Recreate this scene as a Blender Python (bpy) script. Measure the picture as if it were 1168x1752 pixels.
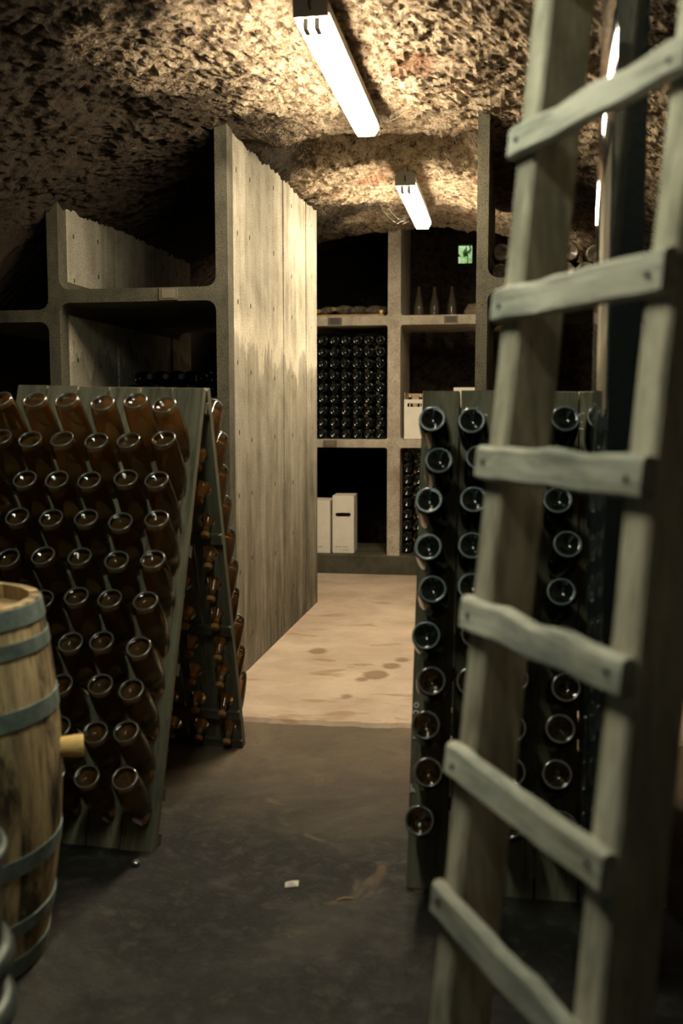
import bpy, math, random
from mathutils import Vector, Matrix, noise
random.seed(7)
SC = bpy.context.scene
COL = SC.collection
for o in list(bpy.data.objects): bpy.data.objects.remove(o)
R = math.radians

# ------------------------------------------------------------------ camera
cam_d = bpy.data.cameras.new('camera'); cam = bpy.data.objects.new('camera', cam_d); COL.objects.link(cam)
F_PX = 1703.0
cam_d.sensor_fit = 'VERTICAL'; cam_d.sensor_height = 36.0; cam_d.lens = F_PX * 36.0 / 1752.0
cam.location = (0, 0, 1.38)
PITCH = math.atan(166 / F_PX); YAW = math.atan(284 / F_PX * math.cos(PITCH))
cam.rotation_euler = (math.pi / 2 - PITCH, 0, YAW)
cam_d.clip_start = 0.05
cam_d.dof.use_dof = True; cam_d.dof.focus_distance = 5.2; cam_d.dof.aperture_fstop = 2.2
SC.camera = cam

# ------------------------------------------------------------------ world (daylight outside the door and the vent)
W = bpy.data.worlds.new('world'); SC.world = W; W.use_nodes = True
bg = W.node_tree.nodes['Background']; bg.inputs[0].default_value = (0.72, 1.0, 0.93, 1); bg.inputs[1].default_value = 0.32
SC.view_settings.view_transform = 'Standard'; SC.view_settings.look = 'None'
SC.view_settings.gamma = 1.0; SC.view_settings.use_curve_mapping = False; SC.view_settings.exposure = 0.0
LAMP_STRENGTH = 130.0
FRONT_LAMP_STRENGTH = 50.0
DOOR = (-2.0, -0.95, 0.0, 2.05, -1.6)          # x0, x1, z0, z1, y of the doorway behind the photographer
VENT = (-0.507, -0.358, 2.844, 3.042, 9.9)
def portal(name, x0, x1, z0, z1, y, rx):
    l = bpy.data.lights.new(name, 'AREA'); l.shape = 'RECTANGLE'; l.size = x1 - x0; l.size_y = z1 - z0
    l.cycles.is_portal = True
    o = bpy.data.objects.new(name, l); COL.objects.link(o)
    o.location = ((x0 + x1) / 2, y, (z0 + z1) / 2); o.rotation_euler = (rx, 0, 0)
portal('door_daylight', *DOOR[:4], DOOR[4] - 0.02, R(90))
sun_d = bpy.data.lights.new('sun', 'SUN'); sun_d.energy = 9.0; sun_d.angle = R(2); sun = bpy.data.objects.new('sun', sun_d); COL.objects.link(sun)
sun.rotation_euler = (R(28), R(20), 0)

# ------------------------------------------------------------------ materials
class N:
    def __init__(s, name):
        s.m = bpy.data.materials.new(name); s.m.use_nodes = True; s.t = s.m.node_tree; s.t.nodes.clear()
        s.out = s.t.nodes.new('ShaderNodeOutputMaterial')
    def n(s, typ, **kw):
        nd = s.t.nodes.new('ShaderNode' + typ)
        for k, v in kw.items():
            if k.startswith('i_'): nd.inputs[k[2:].replace('_', ' ')].default_value = v
            elif hasattr(nd, k): setattr(nd, k, v)
        return nd
    def l(s, a, b): s.t.links.new(a, b)
    def coord(s, scale=(1, 1, 1), what='Object'):
        c = s.n('TexCoord'); m = s.n('Mapping'); s.l(c.outputs[what], m.inputs[0]); m.inputs['Scale'].default_value = scale
        return m.outputs[0]
    def noise(s, vec, scale, detail=4, rough=.6, dist=0):
        t = s.n('TexNoise'); s.l(vec, t.inputs['Vector'])
        t.inputs['Scale'].default_value = scale; t.inputs['Detail'].default_value = detail
        t.inputs['Roughness'].default_value = rough; t.inputs['Distortion'].default_value = dist
        return t.outputs['Fac']
    def ramp(s, fac, stops):
        r = s.n('ValToRGB'); e = r.color_ramp.elements
        while len(e) < len(stops): e.new(.5)
        for k, (p, c) in enumerate(stops):
            e[k].position = p; e[k].color = (c, c, c, 1) if isinstance(c, (int, float)) else (*c, 1)
        s.l(fac, r.inputs[0]); return r.outputs[0]
    def mix(s, fac, a, b, mode='MIX'):
        m = s.n('Mix'); m.data_type = 'RGBA'; m.blend_type = mode
        for v, i in ((fac, 0), (a, 6), (b, 7)):
            if hasattr(v, 'is_output') or hasattr(v, 'links'): s.l(v, m.inputs[i])
            elif isinstance(v, tuple): m.inputs[i].default_value = (*v, 1) if len(v) == 3 else v
            else: m.inputs[i].default_value = v
        return m.outputs[2]
    def bump(s, h, strength=.5, dist=.01, normal=None):
        b = s.n('Bump'); s.l(h, b.inputs['Height']); b.inputs['Strength'].default_value = strength; b.inputs['Distance'].default_value = dist
        if normal is not None: s.l(normal, b.inputs['Normal'])
        return b.outputs[0]
    def rnd(s): return s.n('ObjectInfo').outputs['Random']
    def principled(s, color=None, rough=.8, normal=None, **kw):
        p = s.n('BsdfPrincipled')
        if color is not None:
            if isinstance(color, tuple): p.inputs['Base Color'].default_value = (*color, 1)
            else: s.l(color, p.inputs['Base Color'])
        if isinstance(rough, (int, float)): p.inputs['Roughness'].default_value = rough
        else: s.l(rough, p.inputs['Roughness'])
        if normal is not None: s.l(normal, p.inputs['Normal'])
        for k, v in kw.items(): p.inputs[k.replace('_', ' ')].default_value = v
        s.l(p.outputs[0], s.out.inputs[0]); return p
M = {}
def plain(name, color, rough=.6, **kw):
    n = N(name); n.principled(color, rough, **kw); M[name] = n.m
def mk_rock(name, k=1.0):
    n = N(name); c = n.coord()
    big = n.noise(c, .9, 5, .6, .4); mid = n.noise(c, 17, 6, .78, .3); fine = n.noise(c, 75, 5, .8); pit = n.noise(c, 44, 4, .7, .3)
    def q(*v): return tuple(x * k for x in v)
    col = n.ramp(mid, [(.34, q(.05, .033, .020)), (.44, q(.32, .23, .145)), (.54, q(.56, .44, .31)), (.75, q(.68, .57, .42))])
    red = n.ramp(n.noise(c, 2.3, 4), [(.58, 0.0), (.68, .6)])
    col = n.mix(red, col, q(.34, .14, .085))
    # mould patches; thicker on the left flank to paint in the lamps' falloff
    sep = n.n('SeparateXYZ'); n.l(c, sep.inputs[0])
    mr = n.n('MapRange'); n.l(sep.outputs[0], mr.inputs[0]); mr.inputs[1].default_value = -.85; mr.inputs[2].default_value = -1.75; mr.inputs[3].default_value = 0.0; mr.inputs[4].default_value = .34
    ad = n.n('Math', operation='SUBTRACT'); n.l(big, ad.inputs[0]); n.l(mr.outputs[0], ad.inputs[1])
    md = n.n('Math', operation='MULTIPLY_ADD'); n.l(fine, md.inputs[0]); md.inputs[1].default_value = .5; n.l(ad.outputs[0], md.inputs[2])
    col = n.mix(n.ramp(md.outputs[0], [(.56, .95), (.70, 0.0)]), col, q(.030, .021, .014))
    col = n.mix(n.ramp(fine, [(.36, 1.0), (.44, 0.0)]), col, q(.05, .035, .022))
    col = n.mix(n.ramp(pit, [(.345, 1.0), (.40, 0.0)]), col, q(.02, .014, .009))
    h = n.mix(.55, n.mix(.6, mid, pit), fine)
    n.principled(col, .95, n.bump(h, 1.0, .036), Specular_IOR_Level=.15); M[name] = n.m
mk_rock('rock'); mk_rock('rock_shaded', .16)  # darker copy puts the shade behind the far bins into the rock colour
def mk_concrete(name, streak, light, dark, rough_amt=.5, bloom=False):
    n = N(name); c = n.coord(); s = n.coord(streak)
    st = n.noise(s, 6, 5, .6, .15); st2 = n.noise(s, 24, 3, .6); bl = n.noise(c, 3.0, 6, .7, .3); gr = n.noise(c, 150, 3, .8); g2 = n.noise(c, 45, 3, .7)
    mixf = n.mix(.55, st, bl)
    col = n.ramp(mixf, [(.36, dark), (.47, tuple(.45 * a + .55 * b for a, b in zip(dark, light))), (.60, light)])
    col = n.mix(n.ramp(st2, [(.36, .18), (.52, 0.0)]), col, tuple(x * .7 for x in dark))
    if bloom:
        # lime bloom in a ragged band about 1.8 m up, damp dirt at the foot
        sep = n.n('SeparateXYZ'); n.l(n.coord(), sep.inputs[0])
        wob = n.noise(n.coord((1, 1, .45)), 5, 5, .65, .4)
        ad = n.n('Math', operation='MULTIPLY_ADD'); n.l(wob, ad.inputs[0]); ad.inputs[1].default_value = 1.0; n.l(sep.outputs[2], ad.inputs[2])
        mr = n.n('MapRange'); n.l(ad.outputs[0], mr.inputs[0]); mr.inputs[1].default_value = 2.05; mr.inputs[2].default_value = 2.55
        band = n.ramp(mr.outputs[0], [(0.0, 0.0), (.28, .0), (.42, .85), (.62, .45), (1.0, 0.0)])
        col = n.mix(band, col, (.66, .60, .47))
        low = n.n('MapRange'); n.l(ad.outputs[0], low.inputs[0]); low.inputs[1].default_value = 0.6; low.inputs[2].default_value = 2.25; low.inputs[3].default_value = 1.0; low.inputs[4].default_value = 0.0
        stn = n.ramp(n.noise(n.coord((1, 1, .16)), 7, 5, .7, .3), [(.38, 1.0), (.62, .25)])
        lm = n.n('Math', operation='MULTIPLY'); n.l(low.outputs[0], lm.inputs[0]); n.l(stn, lm.inputs[1])
        col = n.mix(lm.outputs[0], col, tuple(x * .42 for x in dark))
    col = n.mix(n.ramp(gr, [(.36, .85), (.50, 0.0)]), col, tuple(x * .35 for x in dark))
    h = n.mix(.45, gr, g2)
    n.principled(col, .92, n.bump(h, rough_amt, .006), Specular_IOR_Level=.2); M[name] = n.m
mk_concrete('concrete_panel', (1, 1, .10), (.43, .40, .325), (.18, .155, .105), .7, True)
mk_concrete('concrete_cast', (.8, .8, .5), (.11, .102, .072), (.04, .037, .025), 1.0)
mk_concrete('concrete_cast_lit', (.8, .8, .5), (.54, .48, .385), (.30, .255, .19), .8)  # paler copy of the cast concrete, holding the far lamp's direct light
def mk_floor():
    n = N('floor_earth'); c = n.coord()
    a = n.noise(c, 1.6, 6, .65, .6); b = n.noise(c, 9, 6, .7, .3); g = n.noise(c, 90, 3, .8)
    col = n.ramp(a, [(.38, (.005, .0045, .004)), (.54, (.013, .012, .010)), (.68, (.045, .042, .033))])
    col = n.mix(n.ramp(b, [(.54, 0.0), (.70, .75)]), col, (.075, .073, .055))
    col = n.mix(n.ramp(n.noise(c, 3.4, 4, .6, 1.2), [(.62, 0.0), (.70, .5)]), col, (.16, .105, .055))
    col = n.mix(n.ramp(g, [(.62, 0.0), (.74, .6)]), col, (.20, .17, .13))
    # tan gradient towards the slab paints in the nearer lamp's light on the floor
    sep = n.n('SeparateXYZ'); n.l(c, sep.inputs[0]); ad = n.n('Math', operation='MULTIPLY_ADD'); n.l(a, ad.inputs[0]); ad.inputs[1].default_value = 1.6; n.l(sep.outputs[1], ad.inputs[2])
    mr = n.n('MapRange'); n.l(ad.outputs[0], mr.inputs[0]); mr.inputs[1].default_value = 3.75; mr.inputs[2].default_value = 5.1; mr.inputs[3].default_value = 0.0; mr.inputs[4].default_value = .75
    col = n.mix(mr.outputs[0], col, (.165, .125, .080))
    col = n.mix(n.ramp(b, [(.36, .6), (.48, 0.0)]), col, (.02, .017, .013))
    h = n.mix(.5, b, g)
    n.principled(col, n.ramp(b, [(.3, .55), (.7, .95)]), n.bump(h, .6, .012), Specular_IOR_Level=.3); M['floor_earth'] = n.m
    n = N('floor_concrete'); c = n.coord(); sx = n.coord((1, 2.2, 1))
    a = n.noise(c, 2.0, 5, .6, .3); b = n.noise(c, 22, 5, .7); g = n.noise(c, 120, 3, .8); s = n.noise(sx, 2.6, 4, .55, .8)
    col = n.ramp(a, [(.35, (.36, .275, .20)), (.65, (.50, .40, .305))])
    col = n.mix(n.ramp(b, [(.3, .35), (.5, 0.0)]), col, (.33, .25, .175))
    col = n.mix(n.ramp(s, [(.60, 0.0), (.66, .55), (.72, .75)]), col, (.27, .155, .075))
    # a few damp spots with a shape of their own
    for (x, y, r) in ((-1.06, 5.55, .055), (-.66, 5.08, .07), (-.60, 5.28, .05), (-.56, 5.42, .04), (-.72, 4.98, .035), (-.75, 4.66, .03)):
        d = n.n('VectorMath', operation='DISTANCE'); n.l(n.coord((1, .75, 1)), d.inputs[0]); d.inputs[1].default_value = (x, y * .75, .02)
        m_ = n.n('Math', operation='ADD'); n.l(d.outputs['Value'], m_.inputs[0])
        k_ = n.n('Math', operation='MULTIPLY'); n.l(b, k_.inputs[0]); k_.inputs[1].default_value = .04; n.l(k_.outputs[0], m_.inputs[1])
        col = n.mix(n.ramp(m_.outputs[0], [(max(0, r + .005), .75), (r + .03, 0.0)]), col, (.17, .10, .05))
    n.principled(col, .85, n.bump(n.mix(.5, b, g), .35, .006), Specular_IOR_Level=.3); M['floor_concrete'] = n.m
mk_floor()
def mk_wood(name, light, dark, mould, stretch, scale=14, rough=.8, mould_amt=.6, bumpd=.004, mould_at=.48, mould_w=.18):
    n = N(name); c = n.coord(); s = n.coord(stretch)
    ri = n.rnd()
    off = n.n('VectorMath', operation='ADD'); n.l(s, off.inputs[0]); cr = n.n('CombineXYZ')
    mu = n.n('Math', operation='MULTIPLY'); n.l(ri, mu.inputs[0]); mu.inputs[1].default_value = 37.0
    for k in range(3): n.l(mu.outputs[0], cr.inputs[k])
    n.l(cr.outputs[0], off.inputs[1]); v = off.outputs[0]
    g = n.noise(v, scale, 6, .65, .5); g2 = n.noise(v, scale * 4, 4, .7)
    of2 = n.n('VectorMath', operation='ADD'); n.l(n.coord(tuple(max(.4, q) for q in stretch)), of2.inputs[0]); n.l(cr.outputs[0], of2.inputs[1])
    bl = n.noise(of2.outputs[0], 5, 5, .7, .4)
    col = n.ramp(g, [(.32, dark), (.62, light)])
    col = n.mix(n.ramp(g2, [(.34, .6), (.5, 0.0)]), col, tuple(x * .4 for x in dark))
    col = n.mix(n.ramp(bl, [(mould_at, 0.0), (mould_at + mould_w, mould_amt)]), col, mould)
    val = n.n('HueSaturation'); n.l(col, val.inputs['Color'])
    rm = n.n('MapRange'); n.l(ri, rm.inputs[0]); rm.inputs[3].default_value = .8; rm.inputs[4].default_value = 1.2
    n.l(rm.outputs[0], val.inputs['Value'])
    n.principled(val.outputs[0], rough, n.bump(g2, .5, bumpd), Specular_IOR_Level=.25); M[name] = n.m
mk_wood('rack_wood', (.20, .185, .125), (.075, .070, .048), (.085, .10, .072), (1, 1, .12))
mk_wood('rack_wood_dark', (.12, .105, .07), (.05, .045, .032), (.06, .07, .05), (.12, 1, 1))
mk_wood('ladder_rail_wood', (.60, .54, .41), (.30, .25, .17), (.19, .19, .15), (1, 1, .10), 16, .8, .65)
mk_wood('ladder_rung_wood', (.62, .585, .48), (.32, .295, .23), (.15, .17, .155), (.10, 1, 1), 16, .8, .75)
mk_wood('stave_wood', (.60, .45, .25), (.27, .185, .095), (.022, .018, .013), (1, 1, .10), 12, .75, .92, .004, .46, .15)
mk_wood('head_wood', (.42, .27, .14), (.25, .15, .08), (.10, .07, .04), (1, .12, 1), 14, .75, .4)
mk_wood('bung_wood', (.72, .50, .19), (.60, .39, .13), (.55, .36, .13), (1, 1, .3), 20, .6, .3)
mk_wood('slat_wood', (.55, .37, .20), (.36, .23, .12), (.2, .13, .07), (.1, 1, 1), 16, .8, .4)
def mk_hoop():
    n = N('hoop_metal'); c = n.coord(); a = n.noise(c, 14, 5, .7)
    col = n.ramp(a, [(.35, (.10, .13, .12)), (.65, (.24, .30, .275))])
    n.principled(col, .62, n.bump(a, .25, .003), Metallic=.35); M['hoop_metal'] = n.m
mk_hoop()
def mk_keg():
    n = N('keg_metal'); c = n.coord(); a = n.noise(c, 9, 5, .7)
    col = n.ramp(a, [(.35, (.045, .055, .05)), (.65, (.12, .145, .135))])
    n.principled(col, .42, n.bump(a, .15, .004), Metallic=.55); M['keg_metal'] = n.m
mk_keg()
def mk_glass_dark():
    n = N('green_glass'); c = n.coord(); a = n.noise(c, 60, 3, .7)
    n.principled((.004, .007, .006), n.ramp(a, [(.3, .04), (.75, .12)]), Specular_IOR_Level=.6); M['green_glass'] = n.m
    n = N('dusty_glass'); c = n.coord(); a = n.noise(c, 30, 4, .7)
    n.principled(n.ramp(a, [(.35, (.03, .026, .02)), (.7, (.20, .165, .12))]), .35); M['dusty_glass'] = n.m
    n = N('base_ring_glass'); c = n.coord()
    n.principled((.10, .135, .15), .25, Specular_IOR_Level=.7); M['base_ring_glass'] = n.m  # blue-grey tint holds the daylight that the bottle rims reflect
    n = N('clear_ring_glass')
    n.principled((.10, .10, .095), .09, Specular_IOR_Level=1.0, IOR=1.8); M['clear_ring_glass'] = n.m
    # clear bottle glass: thin wall, tinted see-through plus mirror reflection
    def thin(name, tint, lo=.06):
        n = N(name)
        fr = n.n('Fresnel'); fr.inputs['IOR'].default_value = 1.5
        tr = n.n('BsdfTransparent'); tr.inputs[0].default_value = (*tint, 1)
        gl = n.n('BsdfGlossy'); gl.inputs['Roughness'].default_value = .04
        mx = n.n('MixShader'); n.l(fr.outputs[0], mx.inputs[0]); n.l(tr.outputs[0], mx.inputs[1]); n.l(gl.outputs[0], mx.inputs[2])
        n.l(mx.outputs[0], n.out.inputs[0]); M[name] = n.m
    thin('clear_glass', (.93, .92, .87)); thin('window_glass', (.9, .95, .9))
    n = N('empty_glass'); fr = n.n('Fresnel'); tr = n.n('BsdfTransparent'); tr.inputs[0].default_value = (.75, .74, .66, 1); gl = n.n('BsdfGlossy'); gl.inputs['Roughness'].default_value = .08
    df = n.n('BsdfDiffuse'); df.inputs[0].default_value = (.34, .30, .23, 1); m1 = n.n('MixShader'); m1.inputs[0].default_value = .22; n.l(tr.outputs[0], m1.inputs[1]); n.l(df.outputs[0], m1.inputs[2])
    m2 = n.n('MixShader'); n.l(fr.outputs[0], m2.inputs[0]); n.l(m1.outputs[0], m2.inputs[1]); n.l(gl.outputs[0], m2.inputs[2]); n.l(m2.outputs[0], n.out.inputs[0]); M['empty_glass'] = n.m
    for nm, tint, body, w_ in (('rose_wine', (.60, .40, .20), (.54, .33, .14), .17), ('white_wine', (.38, .28, .15), (.24, .16, .07), .12)):
        n = N(nm); p = n.principled(tint, .08, Transmission_Weight=1.0, IOR=1.33)
        tl = n.n('BsdfTranslucent'); tl.inputs[0].default_value = (*body, 1); df = n.n('BsdfDiffuse'); df.inputs[0].default_value = (*body, 1)
        ad = n.n('MixShader'); ad.inputs[0].default_value = .5; n.l(tl.outputs[0], ad.inputs[1]); n.l(df.outputs[0], ad.inputs[2])
        mx = n.n('MixShader'); mx.inputs[0].default_value = w_; n.l(p.outputs[0], mx.inputs[1]); n.l(ad.outputs[0], mx.inputs[2]); n.l(mx.outputs[0], n.out.inputs[0]); M[nm] = n.m
mk_glass_dark()
plain('amber_cap', (.30, .16, .055), .7, Specular_IOR_Level=.2)
plain('gold_cap', (.62, .44, .17), .35, Metallic=.6)
plain('grey_cap', (.10, .12, .13), .4, Metallic=.4)
plain('dark_cap', (.03, .025, .02), .5)
plain('hole_dark', (.03, .025, .018), .9)
plain('chalk', (.62, .62, .55), .95)
plain('lamp_housing', (.26, .24, .20), .55)
plain('socket_grey', (.30, .29, .27), .6)
plain('wire_metal', (.05, .05, .05), .5, Metallic=.6)
plain('label_dark', (.055, .05, .04), .7)
plain('label_frame', (.11, .095, .065), .7)
plain('label_pale', (.15, .13, .09), .7)
plain('paper', (.75, .68, .60), .8)
plain('ink', (.34, .29, .22), .8)
plain('nail', (.05, .05, .05), .5, Metallic=.8)
plain('window_frame', (.03, .03, .025), .7)
def mk_card():
    n = N('white_card'); c = n.coord(); a = n.noise(c, 12, 3)
    n.principled(n.ramp(a, [(.3, (.68, .64, .55)), (.7, (.76, .72, .63))]), .7); M['white_card'] = n.m
    n = N('brown_card'); c = n.coord(); a = n.noise(c, 30, 3)
    n.principled(n.ramp(a, [(.3, (.50, .36, .24)), (.7, (.58, .44, .31))]), .8); M['brown_card'] = n.m
    n = N('leaf'); r = n.rnd(); c = n.coord(); a = n.noise(c, 25, 3)
    n.principled(n.ramp(a, [(.35, (.12, .26, .06)), (.65, (.42, .55, .28))]), .5, Transmission_Weight=0.0); M['leaf'] = n.m
    n = N('grass'); c = n.coord(); a = n.noise(c, 18, 4, .7)
    n.principled(n.ramp(a, [(.35, (.16, .30, .08)), (.65, (.50, .60, .36))]), .9); M['grass'] = n.m
    n = N('lacquer'); c = n.coord((1, 1, .6)); a = n.noise(c, 6, 3, .5)
    n.principled((.012, .016, .016), .045, n.bump(a, .015, .01), Specular_IOR_Level=.9, IOR=1.7); M['lacquer'] = n.m
    n = N('limestone'); c = n.coord(); a = n.noise(c, 10, 5, .7)
    n.principled(n.ramp(a, [(.3, (.22, .17, .11)), (.7, (.42, .33, .23))]), .9, n.bump(a, .6, .02)); M['limestone'] = n.m
    n = N('lamp_light'); e = n.n('Emission'); e.inputs[0].default_value = (1.0, .85, .61, 1); e.inputs[1].default_value = LAMP_STRENGTH
    n.l(e.outputs[0], n.out.inputs[0]); M['lamp_light'] = n.m
    n = N('front_lamp_light'); e = n.n('Emission'); e.inputs[0].default_value = (.95, 1.0, .78, 1); e.inputs[1].default_value = FRONT_LAMP_STRENGTH
    n.l(e.outputs[0], n.out.inputs[0]); M['front_lamp_light'] = n.m
mk_card()

# ------------------------------------------------------------------ mesh helpers
class MB:
    def __init__(s): s.v = []; s.f = []; s.sm = False
    def add(s, vs, fs):
        b = len(s.v); s.v += [tuple(v) for v in vs]; s.f += [tuple(b + i for i in f) for f in fs]; return s
    def box(s, x0, x1, y0, y1, z0, z1, c=0.0):
        if c <= 0:
            vs = [(x, y, z) for z in (z0, z1) for y in (y0, y1) for x in (x0, x1)]
            return s.add(vs, [(0, 2, 3, 1), (4, 5, 7, 6), (0, 1, 5, 4), (2, 6, 7, 3), (0, 4, 6, 2), (1, 3, 7, 5)])
        # chamfered on the four vertical + all horizontal edges: octagonal-ish loft
        def ring(z, i): return [(x0 + i + c, y0 + i, z), (x1 - i - c, y0 + i, z), (x1 - i, y0 + i + c, z), (x1 - i, y1 - i - c, z),
                                (x1 - i - c, y1 - i, z), (x0 + i + c, y1 - i, z), (x0 + i, y1 - i - c, z), (x0 + i, y0 + i + c, z)]
        vs = ring(z0, c * .7) + ring(z0 + c, 0) + ring(z1 - c, 0) + ring(z1, c * .7)
        fs = [tuple(range(7, -1, -1)), tuple(range(24, 32))]
        for r in range(3):
            for k in range(8): a = r * 8 + k; b = r * 8 + (k + 1) % 8; fs.append((a, b, b + 8, a + 8))
        return s.add(vs, fs)
    def prism(s, poly, y0, y1):                       # polygon in x,z extruded along y
        n = len(poly)
        vs = [(x, y0, z) for x, z in poly] + [(x, y1, z) for x, z in poly]
        fs = [tuple(range(n)), tuple(range(2 * n - 1, n - 1, -1))] + [(i, i + n, (i + 1) % n + n, (i + 1) % n) for i in range(n)]
        return s.add(vs, fs)
    def lathe(s, prof, seg=24, close=False, wob=None):   # prof = [(t, r)], axis z
        vs = []; fs = []
        for t, r in prof:
            for k in range(seg):
                a = 2 * math.pi * k / seg; rr = r * (wob(k) if wob else 1)
                vs.append((rr * math.cos(a), rr * math.sin(a), t))
        for i in range(len(prof) - 1):
            for k in range(seg):
                a = i * seg + k; b = i * seg + (k + 1) % seg; fs.append((a, b, b + seg, a + seg))
        if close:
            i = len(prof) - 1
            for k in range(seg): a = i * seg + k; b = i * seg + (k + 1) % seg; fs.append((a, b, (k + 1) % seg, k))
        else:
            fs.append(tuple(range(seg - 1, -1, -1))); fs.append(tuple((len(prof) - 1) * seg + k for k in range(seg)))
        s.sm = True
        return s.add(vs, fs)
    def tube(s, pts, r, seg=6):
        pts = [Vector(p) for p in pts]; vs = []; fs = []
        for i, p in enumerate(pts):
            d = (pts[min(i + 1, len(pts) - 1)] - pts[max(i - 1, 0)]).normalized()
            a = d.orthogonal().normalized() if i == 0 else (a - d * a.dot(d)).normalized()
            b = d.cross(a)
            for k in range(seg): q = 2 * math.pi * k / seg; vs.append(p + a * r * math.cos(q) + b * r * math.sin(q))
        for i in range(len(pts) - 1):
            for k in range(seg): x = i * seg + k; y = i * seg + (k + 1) % seg; fs.append((x, y, y + seg, x + seg))
        fs.append(tuple(range(seg - 1, -1, -1))); fs.append(tuple((len(pts) - 1) * seg + k for k in range(seg)))
        s.sm = True
        return s.add(vs, fs)
    def mesh(s, name, smooth=None, angle=40):
        me = bpy.data.meshes.new(name); me.from_pydata(s.v, [], s.f); me.update()
        if s.sm if smooth is None else smooth:
            me.polygons.foreach_set('use_smooth', [True] * len(me.polygons))
            try: me.set_sharp_from_angle(angle=R(angle))
            except Exception: pass
        return me
    def build(s, name, mat, parent=None, smooth=None, angle=40):
        return obj(name, s.mesh(name, smooth, angle), mat, parent)
def obj(name, me, mat=None, parent=None):
    o = bpy.data.objects.new(name, me); COL.objects.link(o)
    if mat and not me.materials: me.materials.append(M[mat])
    if parent: o.parent = parent
    return o
def tag(o, label=None, cat=None, group=None, kind=None):
    for k, v in (('label', label), ('category', cat), ('group', group), ('kind', kind)):
        if v: o[k] = v
    return o
def empty(name, loc=(0, 0, 0), rot=(0, 0, 0), **kw):
    o = bpy.data.objects.new(name, None); COL.objects.link(o); o.location = loc; o.rotation_euler = rot
    o.empty_display_size = .1
    return tag(o, **kw)
def copy_tree(o, parent=None):
    c = o.copy(); COL.objects.link(c); c.parent = parent
    for ch in list(o.children): copy_tree(ch, c)
    return c
ORD = ['first', 'second', 'third', 'fourth', 'fifth', 'sixth', 'seventh', 'eighth', 'ninth', 'tenth', 'eleventh', 'twelfth']
def nth(i, n, a='top', b='bottom'):
    return a if i == 0 else b if i == n - 1 else ORD[i]

# ------------------------------------------------------------------ setting
XC = -0.74
def crown(y): return 2.83 + .055 * max(0, min(1, (y - 4.5) / 3)) + .32 * max(0, min(1, (y - 8.2) / 1.2))
def recess(x, y):
    def ss(a, b, t): t = max(0, min(1, (t - a) / (b - a))); return t * t * (3 - 2 * t)
    w_ = .05 * noise.noise(Vector((x * 2, 3, 0)))
    yy = y + w_ + .20 * (x - XC) ** 2
    side = 1 - ss(.40, .60, abs(x - XC))
    lip = math.exp(-((yy - 5.06) / .09) ** 2) * .065 + math.exp(-((y - 6.02 + w_) / .06) ** 2) * .02
    return (.20 * ss(5.08, 5.22, yy) * (1 - ss(5.84, 5.98, y - w_)) - lip) * side
def vault(x, y):
    d = x - XC
    return crown(y) - .17 * d * d - .012 * d ** 4
def rock_h(x, y):
    p = Vector((x, y, 0))
    big = noise.fractal(p * 1.1 + Vector((3, 9, 1)), 1.0, 2.0, 3) * .038
    mid = noise.fractal(p * 4.5, .9, 2.0, 3) * .022
    t = noise.turbulence(p * 19, 4, False, amplitude_scale=.7, frequency_scale=2.1) * .017
    return big + mid + t
def steps(a, b, lo, hi, fine, coarse):
    out = [a]
    while out[-1] < b - 1e-6:
        x = out[-1]; out.append(min(b, x + (fine if lo <= x < hi else coarse)))
    return out
def build_ceiling():
    xs = steps(XC - 3.45, XC + 3.45, -2.5, 0.7, .016, .075); ys = steps(-1.75, 9.95, 2.6, 8.6, .016, .09)
    vs = [(x, y, vault(x, y) + recess(x, y) + rock_h(x, y)) for y in ys for x in xs]; n = len(xs)
    fs = [(j * n + i, (j + 1) * n + i, (j + 1) * n + i + 1, j * n + i + 1) for j in range(len(ys) - 1) for i in range(n - 1)]
    m = MB(); m.add(vs, fs)
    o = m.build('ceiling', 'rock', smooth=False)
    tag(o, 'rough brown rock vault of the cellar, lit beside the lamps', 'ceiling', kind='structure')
build_ceiling()
m = MB(); m.add([(-4.4, -1.8, 0), (3.0, -1.8, 0), (3.0, 10, 0), (-4.4, 10, 0), (-4.4, -1.8, -.15), (3.0, -1.8, -.15), (3.0, 10, -.15), (-4.4, 10, -.15)],
                [(0, 1, 2, 3), (7, 6, 5, 4), (0, 4, 5, 1), (1, 5, 6, 2), (2, 6, 7, 3), (3, 7, 4, 0)])
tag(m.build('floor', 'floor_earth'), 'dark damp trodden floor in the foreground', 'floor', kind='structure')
def build_slab():
    xs = steps(-4.3, 2.9, -1.4, .1, .03, .3); n = len(xs)
    def edge(x): return 4.28 + .10 * noise.noise(Vector((x * 1.6, 4, 0))) + .05 * noise.noise(Vector((x * 6, 1, 0))) + .02 * noise.noise(Vector((x * 22, 2, 0)))
    vs = [(x, edge(x) - .02, -.005) for x in xs] + [(x, edge(x), .018) for x in xs] + [(x, edge(x) + .03, .022) for x in xs] + [(x, 9.9, .022) for x in xs]
    fs = [(r * n + i, r * n + i + 1, (r + 1) * n + i + 1, (r + 1) * n + i) for r in range(3) for i in range(n - 1)]
    m = MB(); m.add(vs, fs)
    tag(m.build('floor_slab', 'floor_concrete'), 'pale stained concrete floor of the passage between the bins', 'floor', kind='structure')
build_slab()
def wall_with_hole(name, y0, y1, hx0, hx1, hz0, hz1, label):
    m = MB(); X0, X1, Z1 = -4.4, 3.0, 3.36
    m.box(X0, hx0, y0, y1, 0, Z1); m.box(hx1, X1, y0, y1, 0, Z1); m.box(hx0, hx1, y0, y1, hz1, Z1)
    if hz0 > 0: m.box(hx0, hx1, y0, y1, 0, hz0)
    tag(m.build(name, 'rock_shaded', smooth=False), label, 'wall', kind='structure')
wall_with_hole('wall_back', 9.9, 10.1, VENT[0], VENT[1], VENT[2], VENT[3], 'shade-darkened rock end wall behind the far bins')
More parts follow.
